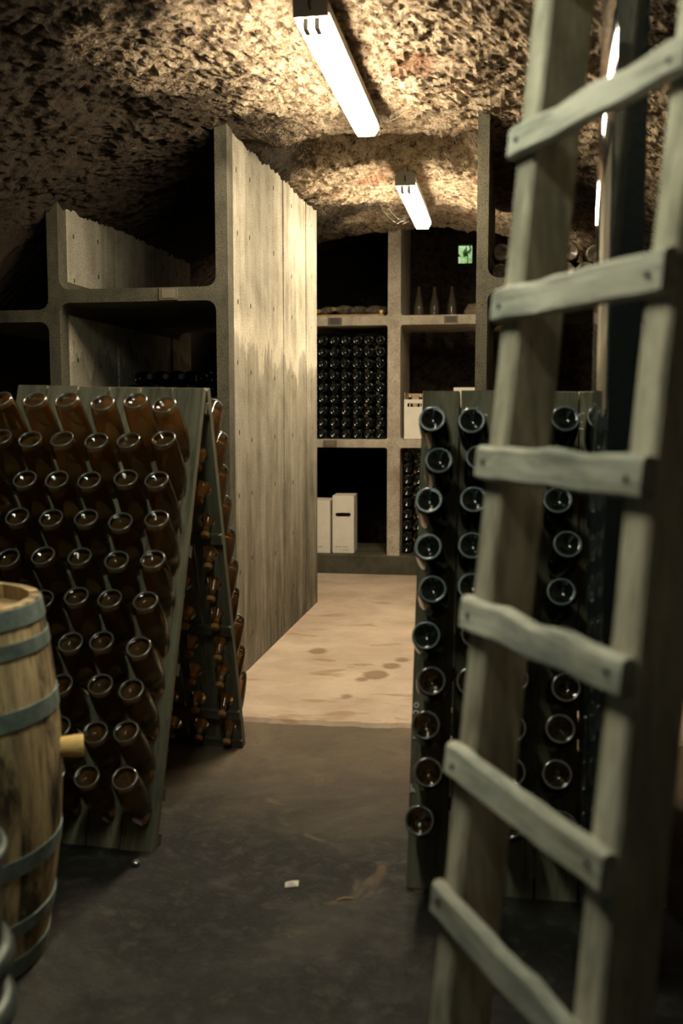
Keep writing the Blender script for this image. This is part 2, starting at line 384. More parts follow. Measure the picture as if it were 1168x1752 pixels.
wall_with_hole('wall_front', -1.8, -1.6, DOOR[0], DOOR[1], DOOR[2], DOOR[3], 'dark rock wall with the entrance behind the photographer')
# small vent window with leaves outside
w = empty('window_1', (-.4325, 10.0, 2.943), kind='structure'); tag(w, 'small bright vent window showing green leaves', 'window')
m = MB(); hw, hh = .0745, .099
for a in ((-hw, -hw + .008, -hh, hh), (hw - .008, hw, -hh, hh), (-hw, hw, hh - .008, hh), (-hw, hw, -hh, -hh + .008)): m.box(a[0], a[1], -.02, .02, a[2], a[3])
m.build('window_frame', 'window_frame', w)
MB().box(-hw + .008, hw - .008, -.003, .003, -hh + .008, hh - .008).build('pane', 'window_glass', w)
lv = MB()
for k in range(160):
    p = Vector((random.uniform(-.45, .45), random.uniform(.25, .8), random.uniform(-.35, .5))); L = random.uniform(.05, .12); wd = L * .32
    e = Matrix.Rotation(random.uniform(-.9, .9), 3, 'Y') @ Matrix.Rotation(random.uniform(-.8, .8), 3, 'X') @ Matrix.Rotation(random.uniform(0, 6.28), 3, 'Z')
    pts = [(0, 0, 0), (wd * .8, .006, L * .35), (wd * .6, .004, L * .7), (0, 0, L), (-wd * .6, .004, L * .7), (-wd * .8, .006, L * .35), (0, -.008, L * .5)]
    lv.add([p + e @ Vector(q) for q in pts], [(0, 1, 6), (1, 2, 6), (2, 3, 6), (3, 4, 6), (4, 5, 6), (5, 0, 6)])
for q in range(3): lv.tube([(q * .2 - .2, 1.1, -.35 + q * .1), (q * .15 - .15, .8, -.1), (q * .1 - .1, .35, .1 * q)], .006, 5)
lv.sm = False; fo = lv.build('leaf_clump', 'leaf'); fo.location = (-.43, 10.0, 2.94)
tag(fo, 'sunlit green leaves growing outside the little vent', 'leaves', kind='stuff')
MB().box(-2.2, 1.2, 11.1, 11.2, 0, 4.2).build('earth_bank', 'grass')
tag(bpy.data.objects['earth_bank'], 'green grassy bank outside behind the vent leaves', 'bank')

# ------------------------------------------------------------------ concrete bins
def shelf_poly(x0, x1, z0, z1, f=.05, up=True, down=True):
    P = []
    def arc(cx, cz, a0, a1): return [(cx + f * math.cos(R(a0 + (a1 - a0) * k / 4)), cz + f * math.sin(R(a0 + (a1 - a0) * k / 4))) for k in range(5)]
    # underside left -> right, then top right -> left
    P += [(x0, z0 - f)] + arc(x0 + f, z0 - f, 180, 90)[1:] + arc(x1 - f, z0 - f, 90, 0) if down else [(x0, z0), (x1, z0)]
    P += arc(x1 - f, z1 + f, 0, -90) + arc(x0 + f, z1 + f, -90, -180) if up else [(x1, z1), (x0, z1)]
    return P
def panel(parent, x0, x1, y0, y1, z0=0.0, top=None, mat='concrete_panel', n=14):
    """upright slab whose top edge is cast against the rock"""
    if top is None: top = lambda x, y: vault(x, y) + .05
    m = MB(); c = .006; ys = [y0 + (y1 - y0) * k / n for k in range(n + 1)]
    poly = []
    for y in ys: poly += [(x0, y, z0), (x1, y, z0), (x1, y, top(x1, y)), (x0, y, top(x0, y))]
    fs = [(0, 1, 2, 3), tuple(4 * n + k for k in (3, 2, 1, 0))]
    for k in range(n):
        a = 4 * k
        for e in range(4): fs.append((a + e, a + e + 4, a + (e + 1) % 4 + 4, a + (e + 1) % 4))
    m.add(poly, fs)
    return m.build('wall_panel', mat, parent, smooth=False)
def plate(shelf, x0, x1, y, z0, z1, face='label_dark'):
    m = MB(); m.box(x0, x1, y - .006, y + .02, z0, z1)
    p = m.build('label_holder', 'label_frame', shelf)
    MB().box(x0 + (x1 - x0) * .16, x1 - (x1 - x0) * .16, y - .009, y - .004, z0 + (z1 - z0) * .15, z1 - (z1 - z0) * .12).build('label_card', face, p)
YF, YB = 4.753, 7.04
lb = empty('concrete_bin_rack', (0, 0, 0), label='weathered concrete wine bins on the left side of the passage', cat='wine rack')
# end post (rough face) + boarded panels with grooves between them
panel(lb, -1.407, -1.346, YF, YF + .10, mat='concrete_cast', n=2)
panel(lb, -1.404, -1.347, YF + .10, 5.955, n=10)
panel(lb, -1.400, -1.362, 5.955, 5.985, n=2)
panel(lb, -1.404, -1.347, 5.985, 6.645, n=6); panel(lb, -1.400, -1.358, 6.645, 6.665, n=2)
panel(lb, -1.404, -1.346, 6.665, YB, n=4)
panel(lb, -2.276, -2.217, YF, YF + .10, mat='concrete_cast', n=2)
panel(lb, -2.272, -2.219, YF + .10, 5.50, n=6); panel(lb, -2.265, -2.232, 5.50, 5.53, n=2)
panel(lb, -2.272, -2.219, 5.53, 6.42, n=6); panel(lb, -2.262, -2.234, 6.42, 6.47, n=2); panel(lb, -2.272, -2.219, 6.47, 6.86, n=4)
panel(lb, -3.20, -3.14, YF, YB, n=6)
def shelf(parent, x0, x1, y0, y1, z0, z1, **kw):
    m = MB(); m.prism(shelf_poly(x0, x1, z0, z1, **kw), y0, y1); return m.build('shelf', 'concrete_cast_lit' if y0 > 8 else 'concrete_cast', parent, smooth=False)
s = shelf(lb, -2.217, -1.407, YF, 6.6, 1.937, 2.003)
plate(s, -1.695, -1.600, YF, 1.942, 2.000, 'label_pale')
shelf(lb, -2.217, -1.404, YF + .05, 6.6, 1.40, 1.465, down=False)
shelf(lb, -3.14, -2.276, YF, 6.6, 1.845, 1.905)
def tie_holes(parent, x, sgn, ys, zs, r=.009):
    m = MB()
    for y in ys:
        for z in zs:
            yy = y + random.uniform(-.012, .012); zz = z + random.uniform(-.05, .05)
            if zz > vault(x, yy) - .05: continue
            pts = [(x + sgn * .0015, yy + r * .7 * math.cos(a), zz + r * 1.5 * math.sin(a)) for a in [k * math.pi / 4 for k in range(8)]]
            m.add(pts + [(x - sgn * .004, p[1], p[2]) for p in pts], [tuple(range(8)) if sgn > 0 else tuple(range(7, -1, -1))] + [(k, k + 8, (k + 1) % 8 + 8, (k + 1) % 8) for k in range(8)])
    tag(m.build('tie_holes', 'hole_dark', parent), kind='stuff')
tie_holes(lb, -1.347, 1, (4.93, 5.18, 5.72, 6.22, 6.85), [.25 + .34 * k for k in range(8)])
tie_holes(lb, -2.219, 1, (4.95, 5.25, 6.3, 6.58, 6.76), [1.62, 2.10, 2.34])
rb = empty('concrete_bin_rack', (0, 0, 0), label='concrete wine bins right of the passage, behind the ladder', cat='wine rack')
panel(rb, -.154, -.101, YF, YF + .10, mat='concrete_cast', n=2); panel(rb, -.152, -.104, YF + .10, YB, n=12)
panel(rb, .86, .92, YF, YB, n=8)
s = shelf(rb, -.101, .86, YF, 6.6, 1.958, 2.014); shelf(rb, -.101, .86, YF, 6.6, 1.06, 1.12)
YK = 8.37; YK2 = 9.18
bb = empty('concrete_bin_rack', (0, 0, 0), label='concrete wine bins closing the far end of the passage', cat='wine rack')
for (a, b) in ((-2.03, -1.92), (-.998, -.891), (.03, .14)):
    panel(bb, a, b, YK, YK2, mat='concrete_cast_lit', n=6)
MB().box(-3.0, 1.2, YK - .01, YK2, 0, .187, .012).build('plinth', 'concrete_cast', bb, smooth=False)
for (a, b) in ((-1.92, -.998), (-.891, .03)):
    s1 = shelf(bb, a, b, YK + .004, YK2, 2.128, 2.205, f=.022); s2 = shelf(bb, a, b, YK + .004, YK2, 1.105, 1.174, f=.022)
    if a < -1:
        plate(s1, -1.50, -1.385, YK, 2.135, 2.195); plate(s2, -1.545, -1.43, YK, 1.112, 1.166, 'label_pale')
    else: plate(s1, -.53, -.415, YK, 2.138, 2.195)

# ------------------------------------------------------------------ lamps
def lamp(x, y0, y1, z, label, glow='lamp_light'):
    L = empty('fluorescent_lamp', (x, (y0 + y1) / 2, z), label=label, cat='lamp', group='fluorescent lamps above the passage')
    h = (y1 - y0) / 2
    m = MB(); m.prism([(-.060, .050), (.060, .050), (.060, .085), (.040, .11), (-.040, .11), (-.060, .085)], -h, h); m.build('housing', 'lamp_housing', L)
    m = MB(); P = [(-.053, .050), (-.052, .020), (-.038, 0), (.038, 0), (.052, .020), (.053, .050)]
    m.prism(P, -h + .012, h - .012); m.build('diffuser', glow, L)
    for sg in (-1, 1):
        m = MB(); m.prism([(-.060, .030), (.060, .030), (.060, .086), (.040, .111), (-.040, .111), (-.060, .086)], sg * h - .012, sg * h + .012)
        m.build('end_cap', 'lamp_housing', L)
        hk = MB(); hk.tube([(0, sg * (h - .12), .11), (0, sg * (h - .12), .20), (.012, sg * (h - .12), .26)], .004); hk.build('hook', 'wire_metal', L)
    for sx in (-.020, .020):
        MB().box(sx - .0095, sx + .0095, -h + .008, -h + .065, -.004, .03).build('tube_holder', 'socket_grey', L)
    pr = MB(); pr.tube([(0, -h - .012, .085), (.0, -h - .03, .08), (0, -h - .03, .06), (0, -h - .012, .055)], .004); pr.build('clip', 'wire_metal', L)
lamp(-.682, 3.47, 4.84, 2.695, 'lit fluorescent strip lamp nearest the camera, under the rock ceiling')
lamp(-.616, 6.01, 7.24, 2.695, 'smaller-looking lit strip lamp farther back, in front of the end bins')

lamp(-.70, .95, 2.25, 2.66, 'third strip lamp, overhead in the foreground above the frame', 'front_lamp_light')

# ------------------------------------------------------------------ bottles
PROF_OUT = [(.0000, .0345), (.0010, .0368), (.0030, .0388), (.0070, .0408), (.014, .0424), (.030, .0440), (.070, .0458), (.110, .0462), (.140, .0455), (.165, .0430), (.187, .0388), (.208, .0325), (.230, .0255), (.250, .0200), (.270, .0168), (.292, .0150), (.297, .0150), (.298, .0172), (.308, .0172), (.312, .0160)]
PUNT = [(.0155, .0006), (.0152, .004), (.0140, .0085), (.0118, .0135), (.0087, .0185), (.0050, .0240), (.0022, .0285), (.0006, .0320)]
def bottle_mesh(name, seg=24):
    m = MB(); m.lathe(PUNT + PROF_OUT, seg); return m.mesh(name, True, 50)
def ring_mesh(name, seg=48):
    m = MB(); prof = [(.002 + .0028 * math.sin(a),   .0370 + .0030 * math.cos(a)) for a in [2 * math.pi * k / 8 for k in range(8)]]
    m.lathe([(t - .0028, r) for t, r in prof], seg, True, lambda k: 1.0 + (.022 if k % 2 else -.012)); return m.mesh(name, True, 60)
def lip_mesh(name, seg=32):
    m = MB(); m.lathe([(.0012 + .0034 * math.sin(a),   .0372 + .0030 * math.cos(a)) for a in [2 * math.pi * k / 8 for k in range(8)]], seg, True); return m.mesh(name, True, 60)
def wine_mesh(name, seg=20):
    k = .0035
    prof = [(.026, .002), (.0255, .010), (.0235, .020), (.0215, .030), (.022, .0375), (.026, .0392)] + [(t, r - k) for t, r in PROF_OUT if .029 < t < .30] + [(.302, .0115)]
    m = MB(); m.lathe(prof, seg); return m.mesh(name, True, 50)
def cap_mesh(name, seg=16):
    m = MB(); m.lathe([(.300, .0178), (.303, .0180), (.3135, .0168), (.3165, .0150), (.3168, .004)], seg, False, None); return m.mesh(name, True, 40)
ME_B, ME_R, ME_L, ME_W, ME_C = bottle_mesh('bottle_glass'), ring_mesh('bottle_ring'), lip_mesh('bottle_lip'), wine_mesh('bottle_wine'), cap_mesh('bottle_cap')
def dupmesh(me, mat):
    c = me.copy(); c.materials.clear(); c.materials.append(M[mat]); return c
def make_bottle(glass, ring=None, wine=None, cap=None):
    o = obj('wine_bottle', dupmesh(ME_B, glass))
    if ring: obj('base_ring', dupmesh(ME_L if ring == 'clear_ring_glass' else ME_R, ring), None, o)
    if wine: obj('wine', dupmesh(ME_W, wine), None, o)
    if cap: obj('crown_cap', dupmesh(ME_C, cap), None, o)
    return o
PROTO = {'rose': make_bottle('clear_glass', 'clear_ring_glass', 'rose_wine', 'amber_cap'),
         'white': make_bottle('clear_glass', 'clear_ring_glass', 'white_wine', 'amber_cap'),
         'dark': make_bottle('green_glass', 'base_ring_glass', None, 'dark_cap'),
         'plain': make_bottle('green_glass', None, None, None),
         'neck': make_bottle('green_glass', None, None, 'gold_cap'),
         'grey': make_bottle('green_glass', None, None, 'grey_cap'),
         'dusty': make_bottle('dusty_glass', None, None, 'gold_cap'),
         'dusty_dark': make_bottle('dusty_glass', None, None, 'dark_cap'),
         'empty': make_bottle('empty_glass', None, None, None)}
USED = set()
def bottle(kind, base, axis, label, group, roll=None):
    o = PROTO[kind] if kind not in USED else copy_tree(PROTO[kind]); USED.add(kind)
    q = Vector(axis).normalized().to_track_quat('Z', 'Y')
    o.rotation_mode = 'QUATERNION'
    o.rotation_quaternion = q @ Matrix.Rotation(random.uniform(0, 6.28) if roll is None else roll, 3, 'Z').to_quaternion()
    o.location = base
    return tag(o, label, 'bottle', group)

# ------------------------------------------------------------------ riddling racks
def plank_mesh(name, w, L, t, holes, hr):
    """board in x (0..w), z (0..L), y (0..t) with round holes"""
    m = MB(); cx = w / 2; g = .003
    x0, x1 = g, w - g
    cuts = [0.0]; cell = (x1 - x0) * .5
    NS = 12
    def rect(za, zb): m.box(x0, x1, 0, t, za, zb)
    z = 0.0
    hs = sorted(holes)
    for i, h in enumerate(hs):
        za = max(h - .05, z); zb = h + .05
        if i + 1 < len(hs): zb = min(zb, (h + hs[i + 1]) / 2)
        if za > z + 1e-5: rect(z, za)
        # ring between rectangle outline and hole
        ov = []; iv = []
        for k in range(NS):
            a = 2 * math.pi * (k + .5) / NS; c, s_ = math.cos(a), math.sin(a)
            hx = (x1 - x0) / 2; hz = (zb - h) if s_ > 0 else (h - za)
            q = min(hx / abs(c) if abs(c) > 1e-6 else 9, hz / abs(s_) if abs(s_) > 1e-6 else 9)
            ov.append((cx + c * q, h + s_ * q)); iv.append((cx + hr * c, h + hr * s_))
        # snap the four outline points closest to the corners
        for (qx, qz) in ((x0, za), (x1, za), (x1, zb), (x0, zb)):
            k = min(range(NS), key=lambda k: (ov[k][0] - qx) ** 2 + (ov[k][1] - qz) ** 2); ov[k] = (qx, qz)
        vs = [(x, 0, z_) for x, z_ in ov] + [(x, 0, z_) for x, z_ in iv] + [(x, t, z_) for x, z_ in ov] + [(x, t, z_) for x, z_ in iv]
        fs = []
        for k in range(NS):
            k2 = (k + 1) % NS
            fs += [(k, k2, NS + k2, NS + k), (2 * NS + k, 3 * NS + k, 3 * NS + k2, 2 * NS + k2), (NS + k, NS + k2, 3 * NS + k2, 3 * NS + k), (k, 2 * NS + k, 2 * NS + k2, k2)]
        m.add(vs, fs)
        z = zb
    rect(z, L)
    return m.mesh(name, False)
def make_rack(label, loc, rot, ncol, pitch, depth, height, holes_z, hole_r):
    """local frame: x to the right from the left foot, y away from the camera, z up"""
    rk = empty('riddling_rack', loc, rot, label=label, cat='wine rack')
    half = depth / 2 - .035; Lb = math.hypot(height, half); tilt = math.atan2(half, height)
    hol = [z / math.cos(tilt) for z in holes_z]
    me = plank_mesh('rack_plank', pitch, Lb, .032, hol, hole_r); me.materials.append(M['rack_wood'])
    for i in range(ncol):
        p = obj('plank', me, None, rk); p.location = (i * pitch, random.uniform(-.003, .003), random.uniform(-.004, .004)); p.rotation_euler = (-tilt, 0, 0)
    for i in range(ncol):
        p = obj('plank', me, None, rk); p.location = ((i + 1) * pitch, depth, 0); p.rotation_euler = (-tilt, 0, math.pi)
    # cross battens holding the boards, on the inner side of each leaf
    for zc in [.03] + [(holes_z[k] + holes_z[k + 1]) / 2 for k in range(0, 9, 3)] + [height - .06]:
        for side in (0, 1):
            m = MB(); m.box(0, ncol * pitch, .033, .052, zc / math.cos(tilt) - .02, zc / math.cos(tilt) + .02)
            p = m.build('batten', 'rack_wood_dark', rk)
            p.rotation_euler = (-tilt, 0, math.pi if side else 0); p.location = (ncol * pitch if side else 0, depth if side else 0, 0)
    return rk, tilt
def rack_bottles(rk, tilt, cols, holes_z, pitch, depth, elev, back, kindf, labelf, group, tin=.23):
    bpy.context.view_layer.update()
    Mx = Matrix.LocRotScale(rk.location, rk.rotation_euler, None)
    for j in cols:
        for i, z in enumerate(holes_z):
            k = kindf(i, j)
            if k is None: continue
            e = R(elev + random.uniform(-3, 3)); yaw = R(random.uniform(-4, 4))
            hy = z * math.tan(tilt) + .012
            sg = -1 if back else 1
            ax = Vector((math.sin(yaw) * math.cos(e), sg * math.cos(yaw) * math.cos(e), -math.sin(e)))
            hp = Vector(((j + .5) * pitch + random.uniform(-.004, .004), depth - hy if back else hy, z))
            b = hp - ax * (tin + random.uniform(-.006, .006))
            bottle(k, Mx @ b, Mx.to_3x3() @ ax, labelf(i, j), group)
# left rack, amber bottles
NL = 6; PL = .118
HZ_L = [1.243 - .1268 * k for k in range(10)]
rackL, tL = make_rack('slanted wooden riddling rack full of amber bottles, left foreground', (-1.082 - NL * PL, 2.912, .012), (0, R(.9), R(-1.0)), NL, PL, 1.06, 1.475, sorted(HZ_L), .034)
rack_bottles(rackL, tL, range(NL), HZ_L, PL, 1.06, 50, False, lambda i, j: 'rose',
             lambda i, j: 'amber bottle on front of left rack, %s row down, %s column from right edge' % (nth(i, 10), ORD[NL - 1 - j]), 'amber bottles on the front of the left rack')
rack_bottles(rackL, tL, (NL - 1, NL - 2, NL - 3, NL - 4), HZ_L, PL, 1.06, 50, True, lambda i, j: 'rose',
             lambda i, j: 'amber bottle on rear leaf of left rack, %s row down, %s column from right edge' % (nth(i, 10), ORD[NL - 1 - j]), 'amber bottles on the rear leaf of the left rack')
# right rack, dark bottles above clear ones
NR = 6; PR = .1235
HZ_R = [1.267 - .1215 * k for k in range(10)]
rackR, tR = make_rack('slanted wooden riddling rack of dark and clear bottles behind the ladder', (-.274, 2.785, 0), (0, 0, 0), NR, PR, .97, 1.455, sorted(HZ_R), .0285)
rack_bottles(rackR, tR, range(NR), HZ_R, PR, .97, 27, False, lambda i, j: 'dark' if i < (6 if j == 0 else 5) else 'white',
             lambda i, j: '%s bottle on right rack behind ladder, %s row down, %s column from left edge' % ('dark green' if i < (6 if j == 0 else 5) else 'clear glass', nth(i, 10), ORD[j]), 'bottles on the right rack')
# chalk marks on the right rack boards
def chalk(strokes, r=.0022):
    for st in strokes:
        m = MB(); ct, s_ = math.cos(tR), math.sin(tR)
        m.tube([(x, z * math.tan(tR) - .002 / ct, z) for x, z in st], r, 5)
        m.build('chalk_mark', 'chalk', rackR)
def arcp(cx, cz, rx, rz, a0, a1, n=10): return [(cx + rx * math.cos(R(a0 + (a1 - a0) * k / n)), cz + rz * math.sin(R(a0 + (a1 - a0) * k / n))) for k in range(n + 1)]
chalk([[(.134, 1.335), (.137, 1.375), (.146, 1.405), (.152, 1.398), (.160, 1.36)], [(.147, 1.392), (.148, 1.36)], [(.176, 1.405), (.178, 1.403)],
       arcp(.205, 1.365, .012, .016, 60, 260), [(.385, 1.405), (.391, 1.404)], arcp(.385, 1.36, .012, .04, 120, 200),
       [(.512, 1.385), (.497, 1.383), (.491, 1.36), (.506, 1.357)], [(.492, 1.338), (.508, 1.337)]])
chalk([arcp(.016, .505, .006, .007, 0, 360, 10), arcp(.015, .483, .007, .007, -90, 200, 8), [(.020, .468), (.010, .462), (.020, .457), (.010, .450), (.018, .446)], arcp(.014, .432, .006, .007, 30, 330, 8),
       [(.014, .418), (.010, .410)], [(.008, .285), (.009, .272), (.008, .262), (.016, .268), (.020, .262)], [(.012, .274), (.016, .268)]], .0026)

# ------------------------------------------------------------------ stored bottles in the bins
SP = .0995
for c in range(7):
    for r_ in range(9):
        x = -1.075 - .0998 * c; z = 1.219 + SP * (8 - r_)
        bottle('plain', (x + random.uniform(-.002, .002), 8.50 + random.uniform(-.008, .008), z), (random.uniform(-.02, .02), 1, random.uniform(-.02, .02)),
               'dark bottle base in the tall far bin, %s row from top, %s from the pillar' % (nth(r_, 9), ORD[c]), 'dark bottles stacked in the far upper bin')
for c in range(6):
    for r_ in range(8):
        x = -1.075 - .0998 * (c + .5); z = 1.219 + SP * (8 - r_ - .5)
        bottle('neck', (x, 9.04 + random.uniform(-.03, .03), z), (random.uniform(-.03, .03), -1, 0),
               'gold-capped neck between dark bottle bases in far bin, %s gap down, %s from pillar' % (ORD[r_], ORD[c]), 'neck-forward bottles in the far upper bin')
for c in range(3):
    for r_ in range(9):
        x = -.842 + .101 * c; z = .234 + .0992 * (8 - r_)
        bottle('plain', (x, 8.52 + random.uniform(-.008, .008), z), (random.uniform(-.02, .02), 1, random.uniform(-.02, .02)),
               'dark bottle base in far low bin beside right rack, %s row from top, %s column' % (nth(r_, 9), ORD[c]), 'dark bottles stacked in the far lower bin')
        if c < 2 and r_ < 8:
            bottle('neck', (x + .05, 9.05, z - .05), (random.uniform(-.03, .03), -1, 0),
                   'gold-capped neck in far low bin beside right rack, %s gap down, %s column' % (ORD[r_], ORD[c]), 'neck-forward bottles in the far lower bin')
# lying bottles on the far upper shelf
MB().box(-1.88, -1.035, YK + .02, YK + .11, 2.206, 2.222, .003).build('wooden_slat', 'slat_wood', bb)
for i, (x, y, z, dx, kd, lb_) in enumerate(((-1.595, 8.40, 2.252, .30, 'dusty', 'leftmost dusty bottle lying on far upper shelf by the concrete wall'),
        (-1.462, 8.39, 2.268, .38, 'dusty', 'dusty bottle with raised pale cap, lying on far upper shelf'),
        (-1.325, 8.37, 2.248, .28, 'dusty_dark', 'middle dusty bottle lying neck-forward on far upper shelf'),
        (-1.200, 8.37, 2.250, .36, 'dusty_dark', 'dusty bottle lying between the middle one and the capped one on upper shelf'),
        (-1.058, 8.40, 2.240, .02, 'dusty', 'bottle lying with pale cap facing out, next to the far pillar'))):
    c = Vector((x, y, z)); d = Vector((dx, math.sqrt(1 - dx * dx), (2.272 - z) / .3)).normalized()
    bottle(kd, c + d * .31, -d, lb_, 'bottles lying on the far upper shelf')
for i, (x, nm) in enumerate(((-.800, 'left'), (-.660, 'middle'), (-.505, 'right'))):
    bottle('empty', (x, 9.05, 2.206), (0, 0, 1), '%s of three empty clear bottles standing on the far upper shelf' % nm, 'empty bottles on the far shelf')
# right bin
for i, (x, z, lb_) in enumerate(((-.046, 2.060, 'lower bottle end against the concrete post in the right bin'), (.06, 2.060, 'lower bottle end hidden behind the ladder rail, right bin'),
        (.165, 2.060, 'lower bottle end just left of the ladder gap, right bin'), (.262, 2.060, 'lower bottle end just right of ladder rail, right bin'), (.352, 2.060, 'lower bottle end in middle of ladder gap, right bin'), (.447, 2.060, 'lower bottle end beside the dark post, right bin'),
        (-.040, 2.152, 'upper bottle end against the concrete post in the right bin'), (.280, 2.148, 'upper bottle end showing dusty punt beside ladder rail'), (.395, 2.140, 'upper bottle end nearest the dark post, right bin'))):
    bottle('dusty_dark', (x, 4.90 + .02 * (i % 3), z), (random.uniform(-.04, .04), 1, 0), lb_, 'bottles in the right bin')
# left bin
for c in range(8):
    bottle('plain', (-2.16 + .092 * c, 5.55, 1.512), (random.uniform(-.03, .03), 1, 0), 'dark bottle base in the left bin above the rack, %s from left' % nth(c, 8, 'first', 'last'), 'bottles in the left bin')
for c in range(7):
    if c in (1, 2, 3):
        bottle('grey', (-2.10 + .092 * c, 5.80, 1.592), (random.uniform(-.06, -.02), -1, .02), 'grey-capped bottle neck in left bin above the rack, %s of three' % ORD[c - 1], 'bottles in the left bin')
    else:
        bottle('plain', (-2.114 + .092 * c, 5.58, 1.592), (random.uniform(-.03, .03), 1, 0), 'upper dark bottle base in the left bin, %s from left' % ORD[c], 'bottles in the left bin')

# ------------------------------------------------------------------ cardboard boxes
def carton(loc, rz, w, d, h, label, hole=True, opened=False, marks=0, slope=.0):
    b = empty('bottle_carton', loc, (0, 0, rz), label=label, cat='box', group='white bottle cartons in the far bins')
    t = .004; m = MB()
    if hole:
        hz, hw, hh = h * .68 if not opened else h * .86, w * .27, .016
        n = 6
        arc = [(hw * (1 if k <= n else -1) + hh * math.cos(R(-90 + 180 * (k % (n + 1)) / n + (0 if k <= n else 180))), hz + hh * math.sin(R(-90 + 180 * (k % (n + 1)) / n + (0 if k <= n else 180)))) for k in range(2 * n + 2)]
        out = []
        for (x, z) in arc:
            # project to the panel outline
            out.append((max(-w / 2, min(w / 2, (w / 2 if x > 0 else -w / 2))), z) if abs(z - hz) < hh * .75 else (x * (w / 2) / (hw + hh), h if z > hz else 0))
        for (qx, qz) in ((w / 2, 0), (w / 2, h), (-w / 2, h), (-w / 2, 0)):
            k = min(range(len(out)), key=lambda k: abs(out[k][0] - qx) / w + abs(out[k][1] - qz) / h); out[k] = (qx, qz)
        K = len(arc)
        vs = [(x, 0, z) for x, z in out] + [(x, 0, z) for x, z in arc] + [(x, t, z) for x, z in out] + [(x, t, z) for x, z in arc]
        fs = []
        for k in range(K):
            q = (k + 1) % K
            fs += [(k, q, K + q, K + k), (2 * K + k, 3 * K + k, 3 * K + q, 2 * K + q), (K + k, K + q, 3 * K + q, 3 * K + k)]
        m.add(vs, fs)
    else: m.box(-w / 2, w / 2, 0, t, 0, h)
    m.build('front_panel', 'white_card', b, smooth=False)
    MB().box(-w / 2, -w / 2 + t, t, d, 0, h).build('side_panel', 'white_card', b); MB().box(w / 2 - t, w / 2, t, d, 0, h).build('side_panel', 'white_card', b)
    hb = h + (.055 if opened else 0)
    MB().box(-w / 2, w / 2, d, d + t, 0, hb).build('back_panel', 'brown_card' if opened else 'white_card', b); MB().box(-w / 2, w / 2, 0, d, 0, t).build('bottom_panel', 'brown_card', b)
    if not opened: MB().box(-w / 2, w / 2, 0, d + t, h, h + t).build('lid', 'white_card', b)
    else:
        m = MB(); m.box(-.002, .002, .02, d - .02, 0, .07); f = m.build('flap', 'brown_card', b); f.location = (w / 2 - .004, 0, h); f.rotation_euler = (0, R(-12), 0)
        m = MB(); m.box(-.002, .002, .02, d - .02, 0, .06); f = m.build('flap', 'brown_card', b); f.location = (-w / 2 + .004, 0, h); f.rotation_euler = (0, R(-4), 0)
    for k in range(marks):
        mm = MB(); x = -w * .36 + k * w * .22; ww = w * (.62 if k == 0 else .40); nl = 9 if k == 0 else 6
        for q in range(nl):
            if (q * 7 + k) % 5 == 3: continue
            a = x + ww * q / nl; mm.box(a, a + ww / nl * .7, -.0012, .001, .052 - k * .026, .052 - k * .026 + (.010 if q % 2 else .007))
        mm.build('print_mark', 'ink', b)
    return b
carton((-1.385, 8.43, .188), R(3), .185, .30, .495, 'taller white carton with oval hand hole in the far bottom bin', True, False, 2)
carton((-1.615, 8.41, .188), R(1), .235, .28, .455, 'shorter white carton half behind the concrete wall, far bottom bin', False, False, 1)
carton((-.777, 8.46, 1.176), R(-1), .178, .28, .335, 'open white carton with hand hole and bottle tops, far middle bin', True, True, 0)
carton((-.34, 8.46, 1.176), R(0), .22, .30, .430, 'closed pale carton mostly hidden behind the right rack', False, False, 0)
for x, nm in ((-.835, 'left'), (-.745, 'right')):
    bottle('neck', (x, 8.66, 1.232), (0, 0, 1), '%s gold-capped bottle standing inside the open far carton' % nm, 'bottles in the open carton')
# pale stone on the far shelf
m = MB(); vs = []; fs = []
for i in range(7):
    for k in range(10):
        th = math.pi * i / 6; ph = 2 * math.pi * k / 10; rr = 1 + .25 * noise.noise(Vector((i * .9, math.cos(ph) * 1.3, math.sin(ph) * 1.3)))
        vs.append((.10 * rr * math.sin(th) * math.cos(ph), .09 * rr * math.sin(th) * math.sin(ph), .075 + .075 * rr * math.cos(th) if i < 6 else 0.0))
for i in range(6):
    for k in range(10): a = i * 10 + k; b = i * 10 + (k + 1) % 10; fs.append((a, a + 10, b + 10, b))
m.add(vs, fs); o = m.build('stone', 'limestone', smooth=True); o.location = (-.30, 8.95, 2.205)
tag(o, 'pale rounded stone on the far upper shelf beside empty bottles', 'stone')

